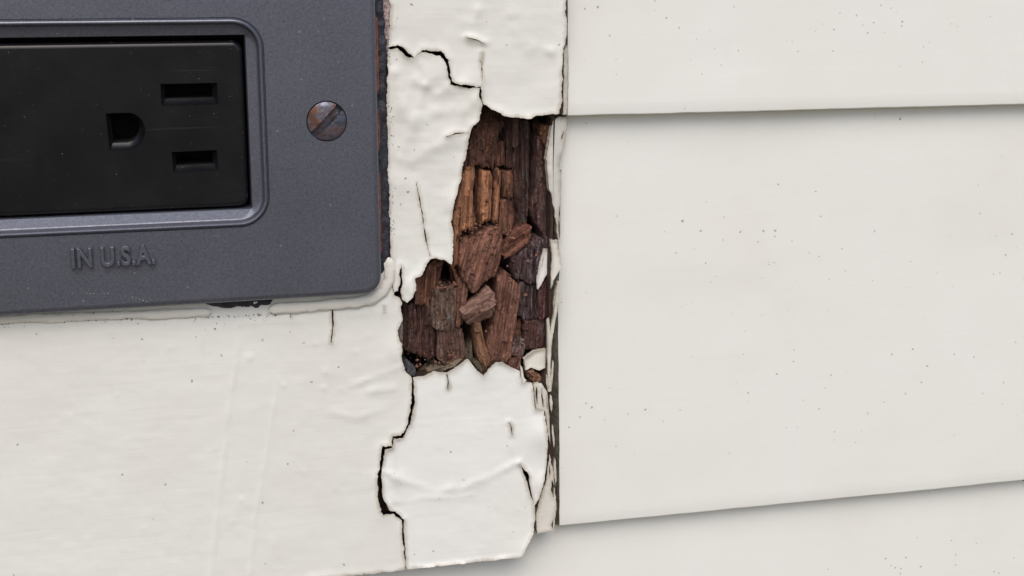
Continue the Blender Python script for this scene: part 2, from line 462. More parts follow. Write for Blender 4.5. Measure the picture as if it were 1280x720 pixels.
CAV = [(604, 130.5), (613, 134.4), (629, 143.6), (643, 147.2), (659.4, 148.6), (673.3, 145), (684.4, 142.8), (689.5, 149), (689, 166), (687, 175.6), (686, 187),
       (685, 201), (686, 212), (687, 231), (688, 248), (688, 264), (688, 281), (688, 298), (687, 320), (686, 363), (686, 395), (684, 436), (683, 462), (677, 476), (671, 481),
       (662, 477), (654, 477), (652, 464), (649, 464), (637.4, 459), (628.7, 452.7), (620, 453.3), (611.2, 462), (604.8, 470), (596.6, 463.5), (590.8, 456.2),
       (584.4, 449), (576.2, 454.7), (567.5, 462), (558.7, 466.4), (542.7, 465), (529.6, 470.8), (515, 470.8), (505.7, 462), (502.7, 447.4), (502.7, 430), (498, 424),
       (497.5, 412.5), (502.7, 400.8), (502, 380), (509, 377), (516.4, 371.6), (519.4, 360), (520, 348.3), (528, 342.5), (534, 331), (538.3, 323.5), (545.6, 322.7),
       (556.4, 325.6), (564.6, 331), (567, 317), (566.4, 292), (564.4, 278), (566.4, 264), (570.6, 245), (576, 225.6), (579, 206), (584, 189), (587, 170), (590, 160), (600, 150.6)]

def fib(ang, amp, fr=(.55, .035), seed=0):
    """fibre relief along a direction (degrees from straight up)"""
    ca, sa = math.cos(rad(ang)), math.sin(rad(ang))
    def f(P):
        u = P[:, 0]*ca+P[:, 1]*sa; v = -P[:, 0]*sa+P[:, 1]*ca
        a = fbm(u*fr[0], v*fr[1], seed, 4); b = np.abs(fbm(u*fr[0]*.45+9, v*fr[1]*1.3, seed+7, 3))
        return amp*(a-1.3*b)
    return f

core = MB()
coreout = [(-512, -400), (706, -400), (704, 141), (694, 146), (692, 200), (691, 300), (689.5, 400), (688, 500), (689, 560), (690.5, 640), (690, 661), (669, 663), (655, 688)]+[(x, y-2) for x, y in bottom_px(652, -512, 14)]
ff = fib(0, .25, seed=3)
CRACKS = [[(484, 60), (500, 60), (508, 68), (518, 72.5), (528, 65), (552, 66), (559, 76), (562, 96), (565, 104), (586, 108.5), (601, 109)], [(515.7, 472), (516.3, 502), (511, 530), (502, 546.5), (490, 553), (480, 560), (477, 590), (478, 625), (480, 643), (493, 641.5), (503.5, 650), (504.5, 672), (507.5, 713)],
          [(520.7, 228), (525.5, 256.7), (531, 290), (537.5, 320)], [(415.5, 386), (416, 405), (414.5, 428)], [(559, 467), (560, 487)], [(650, 581), (660, 595), (666, 630), (668, 664)], [(501.5, 331), (500, 366), (493, 367)], [(558, 170.5), (586, 166)]]
def crackd(P): return np.min([polydist(P, c) for c in CRACKS], 0)
ex = []
for c in CRACKS:
    a = densify(c, 2.0, 0, 0, False)
    for o in (-4.5, -2.5, 0, 2.5, 4.5): ex += [a+np.array([o, 0]), a+np.array([0, o])]
ex = np.concatenate(ex)+np.random.RandomState(3).uniform(-.5, .5, (sum(len(e) for e in ex), 2))
BOXHOLE = [(-150, 15), (345, 15), (345, 300), (-150, 305)]
sheet(core, coreout, lambda P, d: -.62+ff(P)*.6*np.clip(d/4, 0, 1)-3.2*np.exp(-(crackd(P)/3.0)**2), 4.2, 9, holes=[CAV, BOXHOLE], hjag=0, esp=3, seed=4, gang=0, extra=ex)
sheet(core, [(-500, -390), (700, -390), (698, 143), (691.5, 200), (690, 300), (689, 400), (688, 500), (688, 630), (-500, 700)], -4.9, 7.8, 40, holes=[CAV, BOXHOLE], hjag=0, esp=6, seed=4, gang=0)
core.build('wood_core', M_WOOD, block, smooth=40, color=(.075, .04, .028, 1))

PITS = [(559, 340, 9, 13), (520, 452, 20, 9), (550, 452, 9, 6), (667, 210, 5, 60), (580, 298, 7, 9), (588, 440, 6, 22), (670, 285, 8, 12), (585, 362, 6, 6), (604, 404, 7, 10), (654, 452, 5, 10)]
rear = MB(); fr_ = fib(1.5, 1.6, (.16, .012), seed=8)
sheet(rear, [(488, 118), (708, 118), (703, 300), (698, 494), (488, 494)], lambda P, d: -8.6+fr_(P)+.8*fbm(P[:, 0]/25, P[:, 1]/25, 5)-sum(5*np.exp(-(((P[:, 0]-x)/a)**2+((P[:, 1]-y)/b)**2)**2) for x, y, a, b in PITS), 4, 2.0, seed=9, gang=1.5)
rear.build('cavity_wood', M_WOOD, block, smooth=30, color=(.075, .032, .021, .8))

# --- the coat of paint: separate pieces along the cracks
RIDGES = [([(298, 430), (285, 520), (272, 640), (262, 730)], 3, .24), ([(348, 470), (335, 560), (318, 650), (312, 730)], 3, .22), ([(252, 420), (240, 520)], 3.5, .12),
          ([(440, 482), (470, 470), (506, 458)], 4, .32), ([(462, 490), (478, 486), (492, 486)], 5, .40), ([(415, 515), (445, 522), (480, 512)], 5, .25),
          ([(597, -20), (597, 25), (588, 46)], 8, .55), ([(583, 46), (596, 48), (606, 53)], 3, .35), ([(575, 0), (578, 40)], 9, .3),
          ([(494, 90), (503, 130), (512, 156), (508, 200)], 9, .5), ([(520, 100), (545, 118), (560, 112)], 8, .4), ([(505, 200), (535, 190), (565, 175), (580, 175)], 9, .35),
          ([(520, 150), (540, 140), (575, 135)], 10, .4), ([(530, 80), (535, 100), (525, 130)], 6, .35), ([(490.5, 280), (491, 340)], 2.5, .3),
          ([(480, 590), (510, 603), (545, 614), (580, 610), (620, 592), (650, 576)], 5, .38), ([(495, 628), (530, 622), (575, 622), (590, 618)], 4, .26),
          ([(486, 560), (492, 600), (490, 632)], 6, .5), ([(630, 480), (636, 530), (640, 560)], 6, .2), ([(300, 404), (420, 398), (480, 388)], 4, .15),
          ([(640, 20), (660, 60), (690, 62)], 10, .3), ([(620, 60), (660, 52), (690, 66)], 6, .2)]
BUMPS = [(597, 598, 13, .35), (312, 447, 5, .3), (407, 465, 4, .35), (405, 485, 4, .3), (426, 486, 3, .25), (355, 482, 3, .3), (302, 625, 3, .3), (290, 652, 3, .3),
         (343, 680, 7, .2), (213, 435, 5, .2), (146, 494, 3, .25), (88, 520, 2.5, .25), (455, 510, 22, .35), (470, 455, 14, .25), (500, 600, 10, .5), (565, 608, 8, .3),
         (640, 90, 18, .25), (510, 130, 20, .5), (545, 95, 14, .5), (540, 165, 25, .35), (500, 230, 12, .3), (660, 30, 22, .3), (530, 20, 25, .35), (570, 330, 4, .2),
         (445, 440, 3, .25), (395, 430, 3, .2), (460, 420, 4, .2), (180, 660, 3, .2), (270, 560, 3, .2), (420, 610, 4, .2), (380, 590, 3, .2)]
def relief(P, s=0):
    r = .15*fbm(P[:, 0]/60, P[:, 1]/45, 31, 3)+.02*fbm(P[:, 0]/22, P[:, 1]/5, 33, 3)+.03*fbm(P[:, 0]/9, P[:, 1]/9, 35, 2)
    for line, w, a in RIDGES:
        l = np.array(line); k = (P[:, 0] > l[:, 0].min()-4*w) & (P[:, 0] < l[:, 0].max()+4*w) & (P[:, 1] > l[:, 1].min()-4*w) & (P[:, 1] < l[:, 1].max()+4*w)
        if k.any():
            d = polydist(P[k], line); q = .7+.9*vn(P[k, 0]/13, P[k, 1]/13, 44); r[k] += .6*a*q*np.exp(-(d/w)**2)
    for x, y, w, a in BUMPS: r += .45*a*np.exp(-((P[:, 0]-x)**2+(P[:, 1]-y)**2)/w**2)
    return r

def paint(name, outline, mat, base=0.0, holes=(), sp=3.0, jag=1.0, seed=0, curl=.25, curlw=14, lifts=(), thick=.4, wr=1.0, parent=None, rnd=.06, tilt=None):
    mb = MB()
    def h(P, d):
        e = base+wr*relief(P)-rnd*(1-np.clip(d/2.0, 0, 1))**2
        e = e+curl*(1-np.clip(d/curlw, 0, 1))**2*(.4+1.6*np.clip(vn(P[:, 0]/17, P[:, 1]/17, 61+seed)+.3, 0, 1))
        if tilt: e = e+tilt[1]*np.clip(P[:, 0]-tilt[0], 0, None)
        for x, y, rx, a in lifts: e = e+a*np.exp(-((P[:, 0]-x)**2+(P[:, 1]-y)**2)/rx**2)
        return e
    sheet(mb, outline, h, thick, sp, holes=holes, jag=jag, seed=seed, esp=1.6, sidemat=1, gang=0, tint='edge')
    return mb.build(name, [mat, M_EDGE], block if parent is None else parent, smooth=50)

def slit(line, w, seed=0):
    """hairline crack outline round a polyline"""
    a = np.array(densify(line, 5, 0, 0, False)); t = np.gradient(a, axis=0); n = np.stack([-t[:, 1], t[:, 0]], 1); n /= np.linalg.norm(n, axis=1, keepdims=True)
    s = np.linspace(0, 1, len(a)); ww = w*(.25+np.sin(np.pi*np.clip(s, .02, .98))**.6)*(.8+.8*vn(s*9, s*0, seed))
    a = a+n*(.9*vn(s*len(a)/2, s*0+3, seed+2))[:, None]
    L = a+n*ww[:, None]*.5; R = a-n*ww[:, None]*.5
    return list(map(tuple, L))+list(map(tuple, R[::-1]))

UPPER = [(478, -400), (484, -60), (487, 0), (487.5, 30), (486, 58), (496.7, 57), (504, 59), (510, 66), (518, 71.8), (523, 67.6), (528, 62.8), (541, 63.5), (552, 64), (560, 75), (563.5, 95.6),
         (566, 103), (576, 106), (585.6, 107), (594, 108.2), (602, 107.8), (601.8, 120), (605, 129.5), (613, 134.4), (629, 143.6), (643, 147.2), (659.4, 148.6), (673.3, 145), (684.4, 142.8), (700, 143),
         (702, 127.5), (703, 95), (704, 61), (707, 55), (708, 30), (707.5, 0), (710, -400)]
paint('paint_skin', UPPER, M_BLOCK, .05, sp=2.6, seed=1, jag=1.7, wr=.95, curl=.35, holes=[slit([(603.5, 66), (602.5, 85), (603, 101)], .6, 21), slit([(583, 46.5), (595, 49), (605, 54)], .8, 22)], lifts=[(640, 150, 30, .5), (585, 104, 16, .5), (690, 120, 22, .3)])
MIDDLE = [(485, 62), (496, 60.5), (502, 65), (508, 71), (518, 73.2), (523, 67.9), (528, 65.5), (541, 68), (550, 69), (557, 77), (559, 86), (561.2, 96), (563, 106), (574, 108.2), (585, 111), (594, 110.3), (600, 110.5), (599.5, 122), (602.5, 131),
          (599.7, 150.6), (590, 160.3), (587, 170), (584, 189), (579, 206), (576, 225.6), (570.6, 245), (566.4, 264), (564.4, 278), (566.4, 292), (567, 317), (564.6, 331), (556.4, 325.6),
          (545.6, 322.7), (538.3, 323.5), (534, 331), (528, 342.5), (520, 348.3), (519.4, 360), (516.4, 371.6), (509, 378), (503.3, 374.6), (501.5, 366), (502.5, 350), (502.5, 331), (500.8, 331),
          (499.5, 350), (498, 364), (492.5, 366), (490, 350), (488.5, 330), (488, 310), (486.5, 250), (485, 200), (484, 160), (484, 110)]
paint('paint_skin', MIDDLE, M_BLOCK, 0, sp=2.6, seed=2, jag=1.7, wr=1.45, curl=.3, holes=[slit([(520.7, 228), (525.5, 256.7), (531, 290), (537.5, 320)], 1.5, 3), slit([(558, 170.5), (570, 166.8), (586, 166)], 1.6, 4)], lifts=[(570, 250, 16, .35), (512, 360, 14, .5), (598, 125, 12, .5)])
LEFT = [(-512, 352), (200, 360), (470, 340), (484, 322), (489, 340), (490, 362), (493, 368), (499, 371.5), (502, 379), (502.7, 400), (498, 410), (497.5, 420), (502.7, 430), (502.7, 447), (505.7, 462), (513.5, 470.5), (515, 488),
        (514.5, 502), (510, 529), (501, 545), (491, 545.5), (489, 556.5), (478, 558), (475, 575), (472.5, 591), (472.5, 619), (476, 640), (479, 646), (483, 643.5), (492, 642.5), (502, 651), (503.5, 672), (506.5, 713)]+bottom_px(505, -512, 16)
paint('paint_skin', LEFT, M_BLOCK, 0, sp=3.2, seed=3, jag=1.5, curl=.22, holes=[slit([(415.5, 386), (416, 405), (414.5, 428)], 2.0, 7), slit([(363, 388), (363, 397)], 2, 8), slit([(480, 383), (480.5, 391)], 1.2, 9)],
      lifts=[(495, 440, 14, .35), (478, 600, 12, .4)])
LOWER = [(516.5, 471.5), (529.6, 470.8), (542.7, 465), (558.7, 466.4), (567.5, 462), (576.2, 454.7), (584.4, 449), (590.8, 456.2), (596.6, 463.5), (604.8, 470), (611.2, 462), (620, 453.3), (628.7, 452.7),
         (637.4, 459), (649, 464), (650, 470), (653.5, 478), (665.6, 479), (668.8, 512.6), (679.7, 514.6), (685.8, 542.8), (683.8, 567), (681.7, 599), (675.7, 619), (668, 632), (669, 640), (667.6, 667.7),
         (659.6, 682), (653.5, 694.7)]+bottom_px(650, 508.5, 4)+[(507.5, 700), (505.5, 672), (504.8, 650), (494, 640), (487, 638), (478.5, 622), (477, 600), (478.5, 580), (482, 563), (490.8, 561), (493, 549), (503.5, 548),
         (513, 531), (518, 502), (517.5, 480)]
tag(paint('paint_skin', LOWER, M_FLAKE, .25, sp=2.6, seed=5, jag=1.5, curl=.35, curlw=8, holes=[[(649.5, 580.5), (660.5, 593), (664.5, 617), (667, 629), (662.5, 619), (657.5, 597)], slit([(559, 467.5), (560.5, 476), (560, 487)], 1.8, 10), slit([(636, 528), (639, 536), (640, 543)], 1.2, 12)],
      lifts=[(684, 545, 22, .9), (676, 605, 14, .5), (600, 462, 22, .3), (655, 690, 14, .3)]), 'brighter white paint sheet peeling up below the hole')
paint('paint_strip', [(705, 63), (710.3, 57), (710.8, 80), (709.8, 120), (709.5, 143.5), (703.6, 143.5), (704.3, 100)], M_CAULK, -.6, tilt=(704, -.15), sp=2, seed=6, curl=0, thick=1.4)
paint('paint_strip', [(691, 152), (699, 146), (709, 147), (707, 170), (703.5, 190), (701.5, 194), (701.5, 255), (700.5, 300), (696.5, 298), (695.6, 281), (692.8, 264), (690, 248), (685.8, 231), (684.4, 212),
      (683, 200), (685, 187), (686.4, 175.6), (688.6, 166)], M_CAULK, -.25, sp=2, jag=1.0, seed=7, curl=.15, curlw=5, thick=1.6, tilt=(689, -.16), holes=[slit([(701, 196), (700, 207), (700.5, 215)], 2.2, 3), slit([(700, 256), (699.2, 275), (699.3, 298)], 1.3, 4), slit([(705.5, 164), (703, 171), (702, 174)], 1.8, 4)])
paint('paint_strip', [(688.5, 299), (694, 301), (697, 300), (698, 310), (700, 322), (703.2, 333), (698, 340), (695, 346), (691, 352), (689, 362), (688.5, 345), (690, 325)], M_CAULK, -.1, sp=2, jag=.8, seed=8, curl=.3, curlw=4, thick=1)
paint('paint_strip', [(697, 352), (699.5, 352), (698.5, 375), (694.5, 400), (690, 425), (688, 455), (689, 489), (685.5, 490), (684.5, 440), (684, 401), (686.5, 398), (687.5, 415), (692, 395), (695, 372)], M_CAULK, .1, sp=2, jag=.6, seed=9, curl=.2, curlw=4, thick=.8)
paint('paint_strip', [(675.5, 621), (682.5, 602), (687, 568), (691.8, 591), (694.6, 623), (692.6, 664), (672, 667), (670, 650), (671.5, 636)], M_EDGE, -.35, sp=2, jag=.8, seed=10, curl=.1, thick=1.5,
      holes=[[(690, 600), (693, 608), (692, 622), (688.5, 612)], [(689, 656), (691.5, 650), (691, 662)], [(686, 580), (688.5, 590), (687, 598)]])
paint('paint_strip', [(666.5, 480), (677, 479), (684, 490), (686.5, 520), (688, 556), (685, 540), (681, 514), (670, 511.5)], M_EDGE, -.3, sp=2, jag=.5, seed=11, curl=.1, thick=1.2, holes=[slit([(670.5, 484), (671.5, 505)], 2, 5), slit([(677, 485), (679, 509)], 1.4, 6), slit([(683.5, 494), (684.5, 512)], 1.2, 7)])
paint('paint_flake', [(680, 311), (688, 311), (689, 322), (685, 340), (677, 355), (672, 362), (671, 347), (674, 330)], M_FLAKE, -2.2, sp=1.6, jag=.8, seed=12, curl=.2, curlw=4, thick=.6)
paint('paint_flake', [(655, 449), (661, 443), (668, 439), (683, 436), (683.5, 458), (674, 463), (664, 460), (657, 463)], M_CAULK, -1.6, sp=1.6, jag=.9, seed=13, curl=.3, curlw=5, thick=1.0)
paint('paint_flake', [(650.5, 456), (653, 460), (655, 472), (658, 476), (654, 479), (651, 470)], M_FLAKE, .2, sp=1.5, jag=.4, seed=14, curl=.1, thick=.5)

for k, (x, y, L, w, dx) in enumerate([(690, 345, 26, 2.6, 1), (696, 372, 30, 2.2, -3), (687.5, 420, 34, 2.4, -1), (691, 470, 40, 2.0, -2), (688.5, 505, 24, 3.0, 1), (690.5, 545, 30, 2.2, 2), (693.5, 590, 36, 2.2, 1), (695, 636, 22, 2.0, -1), (698.5, 318, 18, 2.0, 2), (684, 478, 20, 2.4, 1)]):
    paint('paint_sliver', [(x-w*.3, y-L/2), (x+w*.4, y-L/2+2), (x+w*.6+dx*.4, y), (x+dx+w*.3, y+L*.3), (x+dx, y+L/2), (x+dx-w*.5, y+L*.25), (x+dx*.4-w*.6, y-L*.1)], M_CAULK, -.1-.25*(k % 3), sp=1.6, jag=.7, seed=40+k, curl=0, thick=.9, wr=0)

# --- caulk beads along the lower edge of the plate
def bead(path, r, h0, seed, flat=.55):
    a = densify(path, 2.2, 0, 0, False); c = W_(a[:, 0], a[:, 1], np.full(len(a), h0)); t = np.gradient(c, axis=0); t /= np.linalg.norm(t, axis=1, keepdims=True)
    n = np.cross(t, [0, 1, 0]); s = np.arange(len(a))*.33; mb = MB(); rings = []
    for i in range(len(a)):
        en = min(1, .35+min(i, len(a)-1-i)/4)
        rr = r*.001*en*(1+.35*vn(s[i:i+1]/5, s[i:i+1]*0, seed)[0]); ring = []
        for k in range(12):
            q = 2*math.pi*k/12; w = 1+.4*vn(np.array([s[i]*.7+k]), np.array([k*1.3]), seed+4)[0]
            ring.append(c[i]+n[i]*rr*w*math.cos(q)+np.array([0, -1, 0])*rr*flat*w*math.sin(q))
        rings.append(np.array(ring))
    mb.loft(rings)
    mb.f.append(tuple(range(12))); mb.m.append(0); mb.f.append(tuple(mb.n-12+k for k in range(12))); mb.m.append(0)
    return mb.build('caulk_bead', M_CAULK, block, smooth=60)
bead([(484.5, 322), (487, 336), (486, 351), (479, 364), (464, 374), (440, 378.5), (400, 382), (345, 386), (336, 387.5)], 1.05, .35, 1)
bead([(264, 390), (200, 392.5), (120, 395), (60, 397), (-60, 402), (-270, 411)], .8, .2, 2)
# grit gathered under the bead
gr = MB(); R = random.Random(5)
def crumb(mb, p, r):
    v = [p+np.array([R.uniform(-1, 1), R.uniform(-1, 1), R.uniform(-1, 1)])*r*.35+np.array(d)*r for d in ((1, 0, 0), (-1, 0, 0), (0, 1, 0), (0, -1, 0), (0, 0, 1), (0, 0, -1))]
    mb.add(v, [(0, 2, 4), (2, 1, 4), (1, 3, 4), (3, 0, 4), (2, 0, 5), (1, 2, 5), (3, 1, 5), (0, 3, 5)])
for k in range(240):
    x = R.uniform(-100, 345); y = 391+(264-x)*.027+R.gauss(4.5, 1.3)
    if R.random() < .2: y += abs(R.gauss(0, 9))
    crumb(gr, W_(x, y, .25), R.uniform(.04, .14)*.001)
for k in range(90):
    t_ = R.random(); x = 488+R.gauss(2, 4)*1.0; y = R.uniform(0, 330); crumb(gr, W_(abs(x-486)+486, y, .2), R.uniform(.04, .13)*.001)
tag(gr.build('grit', M_GRIT, block), kind='stuff')

# --- rotten wood: fibre columns and cubes still attached to the block
def chunk(name, outline, planes, thick, ang=0, amp=.5, col=(.1, .04, .025, 1), seed=0, sp=1.15, er=.14, ew=1.3, jag=.5, parent=block, fr=(.32, .014), fray=None, label=None, cat=None):
    mb = MB(); f = fib(ang, amp, fr, seed); ca, sa = math.cos(rad(ang)), math.sin(rad(ang))
    def stp(P):      # split fibre bundles: stepped strips with broken ends
        u = P[:, 0]*ca+P[:, 1]*sa; v = -P[:, 0]*sa+P[:, 1]*ca
        u = u+1.6*vn(u/5, v/40, seed+40); i = np.floor(u/3.4); i = i+(hsh(np.floor(i/2), i*0, seed+45) > .55)*(np.mod(i, 2)*-1); j = np.floor((v+hsh(i, i*0, seed+50)*60)/34)
        return (hsh(i, j, seed+60)-.5)*2.0*min(1, amp/.35), .74+.52*hsh(i, j, seed+80)
    def h(P, d):
        a = None
        for h0, x0, y0, gx, gy in planes:
            q = (h0*.78 if parent is not None else h0)+gx*(P[:, 0]-x0)+gy*(P[:, 1]-y0); a = q if a is None else np.minimum(a, q)
        return a+f(P)+.5*amp*fbm(P[:, 0]/3, P[:, 1]/4, seed+3, 3)+.5*stp(P)[0]-er*(1-np.clip(d/ew, 0, 1))**1.7
    o_ = densify(outline, 1.0); u = o_[:, 0]*ca+o_[:, 1]*sa; i = np.floor(u/2.3)      # frayed ends across the grain
    k = (hsh(i, i*0+1, seed+90)-.5)*(fray if fray is not None else 4.0); o_ = o_+np.stack([-sa*k, ca*k], 1)
    sheet(mb, o_, h, thick, sp, jag=jag, seed=seed, gang=ang, tint=lambda P: stp(P)[1])
    org = None
    if parent is None:
        V = np.concatenate(mb.v); org = (V[:, 0].mean(), V[:, 1].mean(), V[:, 2].min())
    col = (*(min(1, c*k) for c, k in zip(col[:3], (2.3, 2.55, 2.6))), col[3])
    o = mb.build(name, M_WOOD, parent, smooth=32, color=col, origin=org)
    if label: tag(o, label, cat, 'loose wood fragments in the rotten hole')
    return o
ORANGE = (.25, .105, .055, 1); TAN = (.215, .09, .05, 1); BROWN = (.125, .050, .032, 1); DARK = (.062, .026, .019, .75); PURPLE = (.060, .030, .029, .45); GREY = (.10, .065, .05, .6)
C = chunk
C('wood_fibre', [(604, 131), (613, 135), (630, 144), (636, 150), (624, 166), (621, 180), (619, 200), (616, 210), (603, 209), (594, 207), (579, 208), (584, 189), (588, 168), (591, 160), (600, 150)], [(-4.2, 590, 180, -.045, .0), (-6, 604, 150, 0, .03)], 6, 4, .55, (.085, .036, .024, 1), 101, fr=(.2, .12))
C('wood_fibre', [(619, 178), (630, 177), (631, 206), (619, 208)], [(-6.0, 625, 190, 0, 0)], 5, 1, .4, BROWN, 102)
C('wood_fibre', [(629, 146), (641, 149), (641, 209), (631, 210), (630, 180)], [(-7.2, 635, 180, 0, 0)], 5, 0, .5, DARK, 103)
C('wood_fibre', [(641, 148), (649, 149), (648, 182), (645, 186), (641, 183)], [(-6.0, 645, 170, 0, -.01)], 5, 0, .3, (.10, .045, .03, .8), 104)
C('wood_fibre', [(641, 186), (652, 184), (653, 240), (650, 292), (643, 292), (641, 250)], [(-7.4, 645, 230, 0, 0)], 5, 1, .6, (.075, .034, .026, .7), 105)
C('wood_fibre', [(651, 152), (662, 152), (661, 220), (660, 262), (657, 285), (650, 282), (652, 220)], [(-6.6, 656, 220, 0, 0)], 6, -1, .6, (.078, .045, .040, .5), 106)
C('wood_fibre', [(672, 157), (680, 154), (687, 156), (687, 178), (683, 184), (676, 172)], [(-3.8, 680, 165, .02, 0)], 5, 12, .35, (.17, .075, .04, 1), 107)
C('wood_fibre', [(672, 170), (684, 180), (684, 212), (687, 240), (690, 262), (694, 285), (694, 300), (682, 302), (674, 285), (664, 268), (662, 258), (669, 235), (671, 205)], [(-4.0, 682, 240, .03, 0)], 6, -3, .8, (.085, .040, .034, .6), 108)
C('wood_sliver', [(580, 206), (593, 207), (594, 222), (591, 235), (591, 255), (594, 275), (592, 288), (577, 288), (573, 300), (573, 332), (566, 333), (566, 300), (565, 277), (571, 246), (577, 223)], [(-3.6, 580, 250, -.035, 0)], 5, 3, .22, ORANGE, 109, er=.6, ew=3)
C('wood_fibre', [(592, 210), (602, 210), (602, 290), (592, 292)], [(-7.6, 597, 250, 0, 0)], 4, 0, .5, DARK, 110)
C('wood_sliver', [(601, 213), (613, 215), (616, 225), (614, 250), (613, 277), (606, 278), (601, 281), (600, 250)], [(-4.3, 607, 250, -.01, 0)], 5, 1, .2, ORANGE, 111, er=.6, ew=3)
C('wood_sliver', [(619, 211), (627, 212), (625, 240), (622, 277), (616, 278), (617, 250)], [(-5.2, 622, 250, 0, 0)], 5, 2, .25, TAN, 112, er=.6, ew=3)
C('wood_sliver', [(628, 212), (641, 212), (641, 245), (637, 247), (628, 246)], [(-5.6, 634, 230, 0, 0)], 5, 0, .3, (.135, .057, .034, 1), 113, er=.6, ew=3)
C('wood_sliver', [(625, 249), (641, 250), (643, 270), (640, 292), (628, 296), (621, 292)], [(-5.4, 634, 270, 0, -.01)], 5, 1, .35, (.125, .052, .032, 1), 114, er=.6)
C('wood_fibre', [(574, 288), (592, 286), (604, 282), (616, 280), (618, 292), (600, 300), (575, 306)], [(-7.2, 590, 290, 0, 0)], 4, 0, .5, DARK, 115)
C('wood_cube', [(640, 323), (650, 317), (664, 302), (673, 298), (690, 296), (690, 311), (680, 311), (675, 350), (664, 354), (643, 346), (640, 335)], [(-3.6, 665, 325, .01, 0)], 6, 2, .8, PURPLE, 116)
C('wood_cube', [(650, 352), (664, 355), (673, 358), (673, 398), (655, 400), (647, 392), (650, 370)], [(-4.4, 660, 375, .01, 0)], 6, 0, .7, PURPLE, 117)
C('wood_cube', [(673, 363), (678, 356), (689, 338), (688, 365), (689, 392), (685, 399), (674, 398)], [(-2.6, 680, 370, -.03, .02)], 6, 3, .5, (.085, .033, .030, .7), 118)
C('wood_cube', [(655, 401), (672, 399), (685, 399), (684, 433), (670, 437), (657, 435), (655, 420)], [(-3.6, 670, 415, .02, 0), (-3.4, 670, 428, 0, -.05)], 6, 6, .8, (.085, .036, .030, .7), 119)
C('wood_cube', [(640, 402), (651, 398), (651, 425), (641, 429), (638, 420)], [(-5.2, 645, 415, 0, 0)], 5, 0, .5, (.11, .048, .03, 1), 120)
C('wood_cube', [(630, 452), (637, 448), (651, 448), (651, 464), (645, 465)], [(-3.4, 640, 455, 0, .02)], 5, 15, .4, (.12, .05, .035, 1), 121)
C('wood_cube', [(657, 466), (666, 463), (673, 466), (678, 475), (673, 481), (664, 474), (658, 472)], [(-2.0, 666, 472, 0, 0)], 4, 30, .4, (.16, .075, .045, 1), 122)
# left pocket
C('wood_cube', [(519, 349), (530, 343), (535, 330), (545, 322), (556, 326), (553, 334), (549, 350), (543, 360), (540, 381), (519, 381)], [(-3.8, 530, 360, -.05, .0)], 6, 4, .45, (.125, .052, .033, 1), 123)
C('wood_cube', [(503, 380), (519, 379), (521, 412), (520, 441), (505, 437), (503, 410)], [(-4.0, 512, 400, 0, .0)], 6, 1, .6, DARK, 124)
C('wood_cube', [(520, 381), (539, 381), (540, 405), (543, 414), (543, 444), (537, 451), (527, 446), (520, 441)], [(-4.6, 530, 410, 0, 0)], 6, 0, .6, (.078, .030, .022, .8), 125)
C('wood_cube', [(541, 366), (546, 357), (558, 356), (571, 360), (570, 385), (568, 413), (552, 413), (541, 409), (539, 385)], [(-2.8, 555, 380, 0, 0), (-2.6, 555, 364, 0, .20)], 7, 0, .7, (.115, .066, .048, .55), 126, fr=(.35, .02))
C('wood_cube', [(572, 350), (578, 349), (586, 360), (583, 378), (578, 405), (570, 411), (571, 375)], [(-2.9, 576, 370, -.05, 0)], 6, 6, .5, (.125, .055, .036, .9), 127)
C('wood_cube', [(547, 413), (562, 412), (577, 409), (580, 425), (583, 440), (575, 452), (562, 457), (555, 455), (547, 450)], [(-3.4, 562, 430, 0, 0)], 6, -6, .6, (.098, .046, .034, .75), 128)
C('wood_cube', [(560, 328), (566, 331), (572, 342), (577, 352), (573, 358), (570, 350), (566, 338)], [(-4.2, 566, 342, 0, 0)], 5, -25, .4, BROWN, 129)
C('wood_fibre', [(575, 452), (582, 436), (590, 424), (591, 456), (584, 449)], [(-5.6, 584, 440, 0, 0)], 5, 0, .5, (.11, .08, .055, .9), 130)
C('wood_fibre', [(530, 470), (545, 458), (557, 459), (572, 450), (582, 447), (568, 462), (558, 466), (543, 465)], [(-2.6, 552, 462, 0, 0)], 5, 70, .5, (.15, .105, .072, 1), 131)
C('wood_fibre', [(504, 456), (513, 455), (520, 462), (519, 471), (513, 470), (506, 463)], [(-2.4, 512, 463, 0, 0)], 5, 10, .7, (.09, .08, .085, .5), 132)
C('wood_fibre', [(590, 452), (597, 462), (605, 470), (608, 464), (600, 452)], [(-3.0, 600, 462, 0, 0)], 4, -30, .4, (.12, .085, .055, 1), 133)
C('wood_fibre', [(496.5, 406), (503, 401), (505, 415), (504, 432), (498, 424)], [(-.9, 500, 416, 0, 0)], 2, 3, .7, (.20, .13, .11, 1), 134, jag=1.4)
# hair-thin torn fibres over the broken wood
sp_ = MB(); rs = np.random.RandomState(12); cav = np.array(CAV)
def splinter(x, y, L, w, ang, h):
    a = rad(ang); d = np.array([math.sin(a), math.cos(a)]); n = np.array([d[1], -d[0]]); v = []
    for s_, ww, dh in ((-.5, .25, -.4), (-.15, 1, 0), (.2, .8, rs.uniform(-.2, .3)), (.5, .15, rs.uniform(-.3, .6))):
        c = np.array([x, y])+d*L*s_+n*rs.uniform(-.3, .3)
        for o, hh in ((-1, -.25), (0, .12), (1, -.25)):
            q = c+n*o*w*ww*.5; v.append(W_(q[0], q[1], h+dh+hh))
    sp_.add(np.array(v), [f for k in range(3) for f in ((3*k, 3*k+1, 3*k+4, 3*k+3), (3*k+1, 3*k+2, 3*k+5, 3*k+4), (3*k+2, 3*k, 3*k+3, 3*k+5))], 0, np.stack([np.tile([0, .2, .4], 4)*w+x, np.repeat([0, 1, 2, 3], 3)*L*.05+y, np.zeros(12)], 1))
ns = 0
